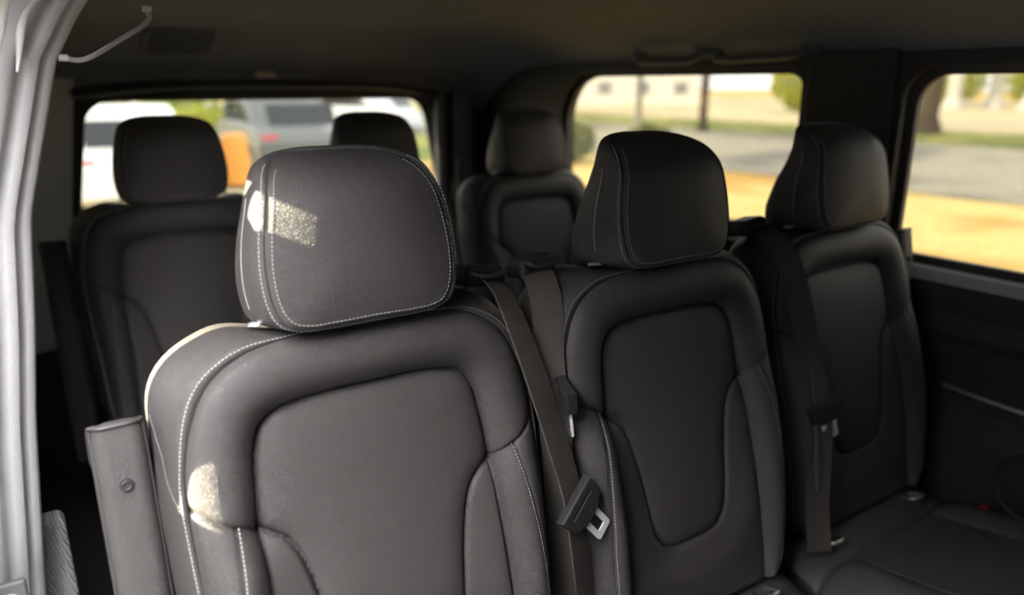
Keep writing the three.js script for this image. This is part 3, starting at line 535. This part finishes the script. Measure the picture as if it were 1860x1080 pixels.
{
  let t = thing('ceiling_vent', 'flat rectangular vent panel set in the rear headliner', 'vent', [0, 0, 0]);
  const zAt = -1.80, at = (x, dz, d) => V(x, ry(ceilY(x, zAt + dz)) - d, zAt + dz);
  part('vent_frame', tube([at(0.07, 0.05, 0.002), at(0.16, 0.055, 0.002), at(0.26, 0.05, 0.002), at(0.265, 0, 0.002), at(0.25, -0.07, 0.002), at(0.16, -0.075, 0.002), at(0.075, -0.07, 0.002), at(0.065, 0, 0.002)], 0.006, 80, 8, true), M.plasticGrey, t);
  for (let k = 0; k < 4; k++) part('slat', tube([at(0.078, 0.03 - k * 0.027, 0.004), at(0.165, 0.03 - k * 0.027, 0.004), at(0.25, 0.03 - k * 0.027, 0.004)], 0.005, 12, 6), M.headliner, t);
  t = thing('dome_lamp', 'small beige roof lamp above the tailgate window', 'lamp', [0.455, ry(ceilY(0.455, -1.955)) - 0.004, -1.955]);
  part('lamp_base', new RoundedBoxGeometry(0.10, 0.012, 0.04, 3, 0.005).rotateX(0.6), M.plasticGrey, t);
  part('lens', new RoundedBoxGeometry(0.078, 0.012, 0.026, 3, 0.005).rotateX(0.6).translate(0, -0.004, 0.006), M.lampLens, t);
  struct('trim_10', tube([[0.68, ry(0.452), -1.965], [0.8, ry(0.45), -1.965], [0.95, ry(0.44), -1.965], [1.08, ry(0.42), -1.965]], 0.010, 30, 8), M.plasticGrey);
  t = thing('door_striker', 'small white bumper on the door edge at lower left', 'bumper', [-0.403, ry(-0.19), -0.244]);
  part('striker_base', new RoundedBoxGeometry(0.04, 0.05, 0.01, 3, 0.004), M.plasticGrey, t);
  part('rubber_stop', new THREE.SphereGeometry(0.012, 20, 14).translate(0.0, 0, 0.008), std(RGB(0.8, 0.8, 0.78), 0.5), t);
}
// ---------------------------------------------------------------- added, unseen door: holes cut in its panel shape the sun patches
{
  const P = (z, y) => new THREE.Vector2(-z, ry(y)), quad = (pts) => new THREE.Path(pts.map(([z, y]) => P(z, y)));
  const d = new THREE.Group(); d.name = 'added_door_2'; d.userData.kind = 'structure'; scene.add(d);
  const leaf = new THREE.Shape(); leaf.setFromPoints([P(-0.30, -0.9), P(0.07, -0.9), P(0.07, 0.57), P(-0.30, 0.57)]);
  const win = [[-0.27, 0.05], [0.04, 0.05], [0.04, 0.53], [-0.27, 0.53]]; leaf.holes.push(quad(win));
  part('blocker_leaf', toSide(ext(leaf, 0.03), -0.50), M.blocker, d);
  part('window_glass', toSide(new THREE.ShapeGeometry(new THREE.Shape(win.map(([z, y]) => P(z, y)))), -0.49), M.clear, d);
  const bl = new THREE.Shape(win.map(([z, y]) => P(z, y)));
  for (const h of [
    [[-0.146, 0.472], [-0.143, 0.504], [-0.112, 0.502], [-0.110, 0.468], [-0.126, 0.459]],
    [[-0.180, 0.488], [-0.180, 0.514], [-0.155, 0.514], [-0.160, 0.496]],
    [[-0.075, 0.120], [-0.075, 0.165], [-0.071, 0.197], [-0.058, 0.205], [-0.040, 0.195], [-0.036, 0.112]],
    [[-0.25, 0.19], [-0.148, 0.19], [-0.150, 0.215], [-0.183, 0.345], [-0.25, 0.345]]]) bl.holes.push(quad(h));
  part('patch_mask', toSide(ext(bl, 0.003), -0.477), M.blocker, d);
  part('door_handle', box(-0.47, -0.445, ry(-0.20), ry(-0.08), -0.02, 0.01, 0.006), M.plastic, d);
}
// ---------------------------------------------------------------- outside: ground
const GY = -0.5;
const flat = (pts, y) => { const s = new THREE.Shape(pts.map(([x, z]) => new THREE.Vector2(x, -z))); return metreUV(new THREE.ExtrudeGeometry(s, { depth: 0.02, bevelEnabled: false }).rotateX(-Math.PI / 2).translate(0, y - 0.02, 0), 'xz'); };
const tDry = speck([0.74, 0.58, 0.28], [0.88, 0.80, 0.52], [0.70, 0.58, 0.32], 5, 14, 31), tRoadDapple = speck([0.44, 0.43, 0.40], [0.68, 0.66, 0.57], [0.48, 0.47, 0.43], 5, 16, 41), tGreen = speck([0.36, 0.42, 0.14], [0.66, 0.64, 0.34], [0.34, 0.37, 0.14], 7, 20, 51), tLot = speck([0.78, 0.73, 0.58], [0.84, 0.79, 0.64], [0.72, 0.66, 0.50], 5, 16, 61);  // road map: pale patches paint dappled sun, darker ones tree shade
const gm = (t, m) => std(0xffffff, 0.95, { map: rep(t, 1 / m) });
{
  const mDry = gm(tDry, 9), mRoad = gm(tRoadDapple, 14), mGreen = gm(tGreen, 8), mLot = gm(tLot, 16);
  struct('ground', flat([[-150, 60], [260, 60], [260, -260], [-150, -260]], GY - 0.03), mDry);
  struct('road', flat([[12.6, 60], [24, 60], [24, -80], [12.6, -80]], GY + 0.004), mRoad);
  struct('verge', flat([[24.2, 60], [31, 60], [31, -80], [24.2, -80]], GY + 0.02), mGreen);
  struct('far_lot', flat([[31, 60], [95, 60], [95, -120], [31, -120]], GY + 0.002), mLot);
  struct('parking_lot', flat([[-14, -7.5], [6.6, -7.5], [6.6, -60], [-14, -60]], GY + 0.002), mLot);
  struct('lawn', flat([[6.6, -16], [12.6, -16], [12.6, -60], [6.6, -60]], GY + 0.01), mGreen);
  struct('forecourt', flat([[-14, 30], [1.6, 30], [1.6, -7.5], [-14, -7.5]], GY + 0.003), std(RGB(0.12, 0.115, 0.11), 0.95, { bumpMap: rep(clothTex, 2), bumpScale: 0.004 }));
}
// ---------------------------------------------------------------- outside: plants
const leafMats = [[0.30, 0.36, 0.05], [0.42, 0.44, 0.06], [0.10, 0.15, 0.04]].map((c) => phys(RGB(...c), 0.9, { transmission: 0.35, thickness: 0, side: THREE.DoubleSide }));
const bark = [std(RGB(0.10, 0.075, 0.05), 0.9, { bumpMap: rep(clothTex, 3), bumpScale: 0.02 }), std(RGB(0.6, 0.58, 0.52), 0.8)];
function leaves(n, cx, cy, cz, rx, ry_, rz, size) {
  const pos = [], nor = [], idx = [];
  for (let i = 0; i < n; i++) {
    const a = rr(0, Math.PI * 2), c = rr(-1, 1), r = Math.cbrt(rr(0.25, 1)), q = Math.sqrt(1 - c * c), p = V(cx + rx * r * q * Math.cos(a), cy + ry_ * r * c, cz + rz * r * q * Math.sin(a));
    const u = V(rr(-1, 1), rr(-1, 1), rr(-1, 1)).normalize(), w = V(rr(-1, 1), rr(-1, 1), rr(-1, 1)).cross(u).normalize(), m = u.clone().cross(w), z = size * rr(0.6, 1.3), b = pos.length / 3;
    for (const [s, t] of [[-1, 0], [0, -0.6], [1, 0], [0, 0.6]]) { const k = p.clone().addScaledVector(u, s * z).addScaledVector(w, t * z); pos.push(k.x, k.y, k.z); nor.push(m.x, m.y, m.z); }
    idx.push(b, b + 1, b + 2, b, b + 2, b + 3);
  }
  const g = new THREE.BufferGeometry(); g.setAttribute('position', new THREE.Float32BufferAttribute(pos, 3)); g.setAttribute('normal', new THREE.Float32BufferAttribute(nor, 3)); g.setIndex(idx); return g;
}
function tree(label, x, z, h, tr, crownY, cr, mat, bk = 0, lean = 0, group) {
  const t = thing('tree', label, 'tree', [x, GY, z], group);
  part('trunk', tube([[0, 0, 0], [lean * 0.4, h * 0.3, 0], [lean * 0.7, h * 0.6, 0.1], [lean, h, 0]], tr, 14, 10), bark[bk], t);
  part('root_flare', new THREE.CylinderGeometry(tr * 0.95, tr * 1.8, tr * 2.2, 12).translate(0, tr, 0), bark[bk], t);
  for (let k = 0; k < 3; k++) { const a = k * 2.1 + x; part('branch', tube([[lean * 0.7, h * (0.6 + 0.1 * k), 0], [lean + Math.cos(a) * cr * 0.4, h * (0.8 + 0.08 * k), Math.sin(a) * cr * 0.4], [lean + Math.cos(a) * cr * 0.75, h * (0.95 + 0.06 * k), Math.sin(a) * cr * 0.75]], tr * 0.35, 8, 6), bark[bk], t); }
  const f = part('foliage', leaves(1500, lean, crownY, 0, cr, cr * 0.7, cr, cr * 0.11), leafMats[mat], t); f.userData.kind = 'stuff';
}
function bush(label, x, z, w, h, d, mat, n = 900, name = 'bush', leaf = 0.09) {
  const t = thing(name, label, name, [x, GY, z]);
  const f = part('foliage', leaves(n, 0, h * 0.5, 0, w / 2, h * 0.55, d / 2, leaf), leafMats[mat], t); f.userData.kind = 'stuff';
  for (const a of [-0.3, 0.1, 0.35]) part('stem', tube([[a * w * 0.3, 0, 0], [a * w * 0.5, h * 0.4, 0.05], [a * w * 0.8, h * 0.8, 0]], 0.03, 6, 6), bark[0], t);
}
tree('dark slim tree trunk seen through the rear quarter window', 22.9, -20.2, 7, 0.17, 7.5, 1.9, 0);
tree('thick dark tree trunk on the green verge behind the right seat headrest', 29.0, -14.5, 7.5, 0.36, 8, 3.6, 0, 0, 0.5);
tree('pale-barked tree left of the pair beyond the far lot', 62, -29.8, 7, 0.5, 8.5, 1.7, 1, 1);
tree('pale-barked tree in the middle of the far green row', 66, -28.6, 7, 0.5, 8.5, 1.7, 1, 1);
tree('pale-barked tree with wide white trunk at far right', 64, -24.8, 7, 0.7, 8.5, 1.9, 1, 1);
bush('dense dark green bush low in the quarter window corner', 11.0, -13.9, 1.7, 0.95, 1.5, 2);
bush('smaller dark bush right of the corner bush behind the middle headrest', 12.9, -12.9, 1.3, 0.8, 1.2, 2);
bush('tall bright yellow-green hedge beside the dark door pillar', 46, -31.0, 4.5, 4.2, 7, 1, 2600, 'hedge', 0.22);
for (const [x, z, w, d] of [[74, -38, 6, 10], [74, -27, 6, 10], [74, -16, 6, 9], [74, -6, 6, 9]]) bush(['far bright green hedge left end behind pale trunks', 'far bright green hedge directly behind the pale trunks', 'far bright green hedge right of the pale trunks', 'far bright green hedge at the extreme right'][[-38, -27, -16, -6].indexOf(z)], x, z, w, 4.6, d, 1, 2600, 'hedge', 0.25);
bush('green hedge across the parking lot behind the grey car', 7.0, -30, 7, 2.2, 2, 0, 1800, 'hedge', 0.15);
bush('green hedge left of the white house behind the parked cars', 0.8, -33, 5, 1.9, 2, 2, 1500, 'hedge', 0.15);
bush('yellow-green shrub between the white car and the grey car', 4.1, -22, 1.8, 1.2, 1.4, 1, 700, 'shrub', 0.1);
{
  const t = thing('lamp_pole', 'thin pale pole standing left of the dark slim trunk', 'pole', [22.0, GY, -23.0]);
  part('shaft', new THREE.CylinderGeometry(0.11, 0.15, 7, 16).translate(0, 3.5, 0), std(RGB(0.25, 0.24, 0.2), 0.6), t); part('foot', new THREE.CylinderGeometry(0.22, 0.24, 0.35, 16).translate(0, 0.17, 0), std(RGB(0.3, 0.29, 0.25), 0.8), t);
  part('lamp_head', new RoundedBoxGeometry(0.9, 0.12, 0.3, 3, 0.05).translate(0.4, 7, 0), M.plasticGrey, t);
}
// ---------------------------------------------------------------- outside: cars
const tyre = std(RGB(0.02, 0.02, 0.02), 0.9), alloy = std(RGB(0.6, 0.6, 0.6), 0.3, { metalness: 1 }), carGlass = phys(RGB(0.03, 0.035, 0.04), 0.05), tail = std(RGB(0.75, 0.02, 0.03), 0.3);
function car(label, x, z, turn, paint, H, L, W) {
  const t = thing('parked_car', label, 'car', [x, GY, z]); t.rotation.y = turn;
  const sh = (p) => new THREE.Shape(p.map(([a, b]) => new THREE.Vector2(a * L, b * H)));
  const across = (g, w) => g.rotateY(-Math.PI / 2).translate(w / 2, 0, 0);   // length along z, rear towards +z
  part('body', across(ext(sh([[-0.5, 0.22], [-0.495, 0.52], [-0.47, 0.60], [-0.2, 0.65], [0.25, 0.64], [0.45, 0.55], [0.495, 0.45], [0.5, 0.22], [0.44, 0.15], [-0.44, 0.15]]), W, 0.05), W), paint, t);
  part('cabin', across(ext(sh([[-0.44, 0.60], [-0.36, 0.94], [-0.28, 0.985], [0.0, 1.0], [0.10, 0.97], [0.27, 0.62]]), W * 0.86, 0.06), W * 0.86), paint, t);
  for (const q of [-1, 1]) part('side_glass', across(ext(sh([[-0.38, 0.66], [-0.32, 0.92], [-0.02, 0.945], [0.08, 0.91], [0.21, 0.66]]), 0.02), 0.02).translate(q * W * 0.432, 0, 0), carGlass, t);
  const back = (y0, y1, w, off, mat, name) => { const zz = (y) => lerp(0.44, 0.36, clamp((y / H - 0.60) / 0.34, 0, 1)) * L + off; const g = new THREE.BoxGeometry(w, y1 - y0, 0.02), p = g.attributes.position; for (let i = 0; i < p.count; i++) { const y = p.getY(i) + (y0 + y1) / 2; p.setY(i, y); p.setZ(i, p.getZ(i) + zz(y)); } g.computeVertexNormals(); return part(name, g, mat, t); };
  back(0.66 * H, 0.92 * H, W * 0.7, 0.055, carGlass, 'rear_glass');
  { const g = new THREE.BoxGeometry(W * 0.68, 0.26 * H, 0.02).rotateX(-0.9).translate(0, 0.79 * H, -0.19 * L); part('windscreen', g, carGlass, t); }
  for (const q of [-1, 1]) part('tail_lamp', new RoundedBoxGeometry(0.3, 0.15, 0.1, 3, 0.03).translate(q * W * 0.38, 0.5 * H, 0.475 * L), tail, t);
  part('rear_bumper', new RoundedBoxGeometry(W * 0.98, 0.2, 0.14, 3, 0.05).translate(0, 0.28 * H, 0.485 * L), paint, t);
  for (const [a, b] of [[-1, -0.31], [1, -0.31], [-1, 0.31], [1, 0.31]]) {
    const w = part('wheel', new THREE.CylinderGeometry(0.33, 0.33, 0.22, 24).rotateZ(Math.PI / 2).translate(a * (W / 2 - 0.1), 0.33, b * L), tyre, t);
    part('wheel_rim', new THREE.CylinderGeometry(0.2, 0.2, 0.03, 16).rotateZ(Math.PI / 2).translate(a * (W / 2 + 0.015), 0.33, b * L), alloy, w);
  }
}
car('white parked car at the left of the tailgate window', 1.15, -13.0, 0.0, std(RGB(0.85, 0.85, 0.83), 0.3), 1.42, 4.4, 1.85);
car('grey parked car with a red tail lamp behind the nearest headrest', 4.6, -15.8, -0.05, std(RGB(0.13, 0.14, 0.135), 0.3), 1.55, 4.5, 1.9);
car('small pale car standing far off behind the middle rear headrest', 11.2, -27, 0.6, std(RGB(0.75, 0.78, 0.82), 0.3), 1.5, 4.3, 1.8);
{ // added van, unseen: blocks the low sky so the far seats stay dark
  const t = thing('blocker_van', 'tall dark van shape added out of view to block low sky', 'van', [-2.9, GY, 2.2]);
  const dk = std(RGB(0.02, 0.022, 0.025), 0.4), pr = new THREE.Shape([[-2.5, 0.3], [-2.5, 1.2], [-2.45, 2.65], [-2.2, 2.85], [1.2, 2.85], [1.6, 2.6], [2.3, 1.4], [2.6, 1.2], [2.7, 0.9], [2.7, 0.3]].map(([a, b]) => new THREE.Vector2(a, b)));
  part('van_body', ext(pr, 1.9, 0.06).rotateY(-Math.PI / 2).translate(0.95, 0, 0), dk, t);
  for (const q of [-1, 1]) { part('van_window', box(q * 0.955 - 0.01, q * 0.955 + 0.01, 1.35, 2.05, -2.0, -0.2), carGlass, t); part('van_window', box(q * 0.955 - 0.01, q * 0.955 + 0.01, 1.35, 2.05, -0.05, 1.3), carGlass, t); for (const z of [-1.6, 1.7]) part('wheel', new THREE.CylinderGeometry(0.34, 0.34, 0.24, 24).rotateZ(Math.PI / 2).translate(q * 0.84, 0.34, z), tyre, t); }
}
{
  const t = thing('traffic_barrel', 'orange barrel standing between the white and grey cars', 'barrel', [3.0, GY, -13.2]);
  part('drum', new THREE.LatheGeometry([[0.001, 0], [0.26, 0], [0.27, 0.06], [0.25, 0.1], [0.25, 0.3], [0.24, 0.33], [0.24, 0.6], [0.22, 0.63], [0.22, 0.88], [0.18, 0.95], [0.001, 0.96]].map(([a, b]) => new THREE.Vector2(a, b)), 32), std(RGB(0.85, 0.36, 0.06), 0.5), t);
  part('rubber_foot', new THREE.CylinderGeometry(0.32, 0.34, 0.05, 32).translate(0, 0.025, 0), tyre, t);
}
// ---------------------------------------------------------------- outside: houses
function house(label, x, z, w, d, h, wall, roof, turn = 0, nw = 3) {
  const t = thing('house', label, 'house', [x, GY, z]); t.rotation.y = turn;
  part('wall', new THREE.BoxGeometry(w, h, d).translate(0, h / 2, 0), wall, t);
  const g = new THREE.Shape([new THREE.Vector2(-d / 2 - 0.4, h), new THREE.Vector2(d / 2 + 0.4, h), new THREE.Vector2(0, h + d * 0.3)]);
  part('roof', ext(g, w + 0.8).rotateY(Math.PI / 2).translate(-w / 2 - 0.4, 0, 0), roof, t);
  for (let k = 0; k < nw; k++) { const xx = (k + 0.5) / nw * w - w / 2; if (k === Math.floor(nw / 2)) { const f = part('house_door', box(xx - 0.5, xx + 0.5, 0, 2.1, d / 2, d / 2 + 0.06), std(RGB(0.25, 0.16, 0.1), 0.6), t); part('door_knob', new THREE.SphereGeometry(0.05, 8, 6).translate(xx + 0.35, 1.05, d / 2 + 0.1), alloy, f); } else { const f = part('house_window', box(xx - 0.7, xx + 0.7, 0.9, 2.2, d / 2, d / 2 + 0.06), std(RGB(0.8, 0.8, 0.78), 0.6), t); for (const q of [-0.32, 0.32]) part('window_pane', box(xx + q - 0.28, xx + q + 0.28, 1.0, 2.1, d / 2 + 0.06, d / 2 + 0.075), houseGlass, f); } }
}
const houseGlass = phys(RGB(0.25, 0.26, 0.26), 0.1);
const wWhite = std(RGB(0.82, 0.8, 0.74), 0.9), wCream = std(RGB(0.75, 0.66, 0.42), 0.9), rTile = std(RGB(0.3, 0.2, 0.16), 0.9);
house('white low house behind the left rear headrest', 4.5, -46, 9, 7, 3.2, wWhite, rTile, 0, 5);
house('white house in the middle of the tailgate view', 16, -44, 8, 7, 3.2, wWhite, rTile, -0.1, 3);
house('cream house at the right of the tailgate view', 28, -42, 7, 7, 3.2, wCream, rTile, -0.4, 3);
house('long white building beyond the far lot left of the pole', 48, -62, 26, 9, 4, wWhite, rTile, -0.6, 7);
house('white building behind the thick tree trunk', 84, -47, 14, 9, 4, wWhite, rTile, -1.2, 4);
renderer.render(scene, camera);
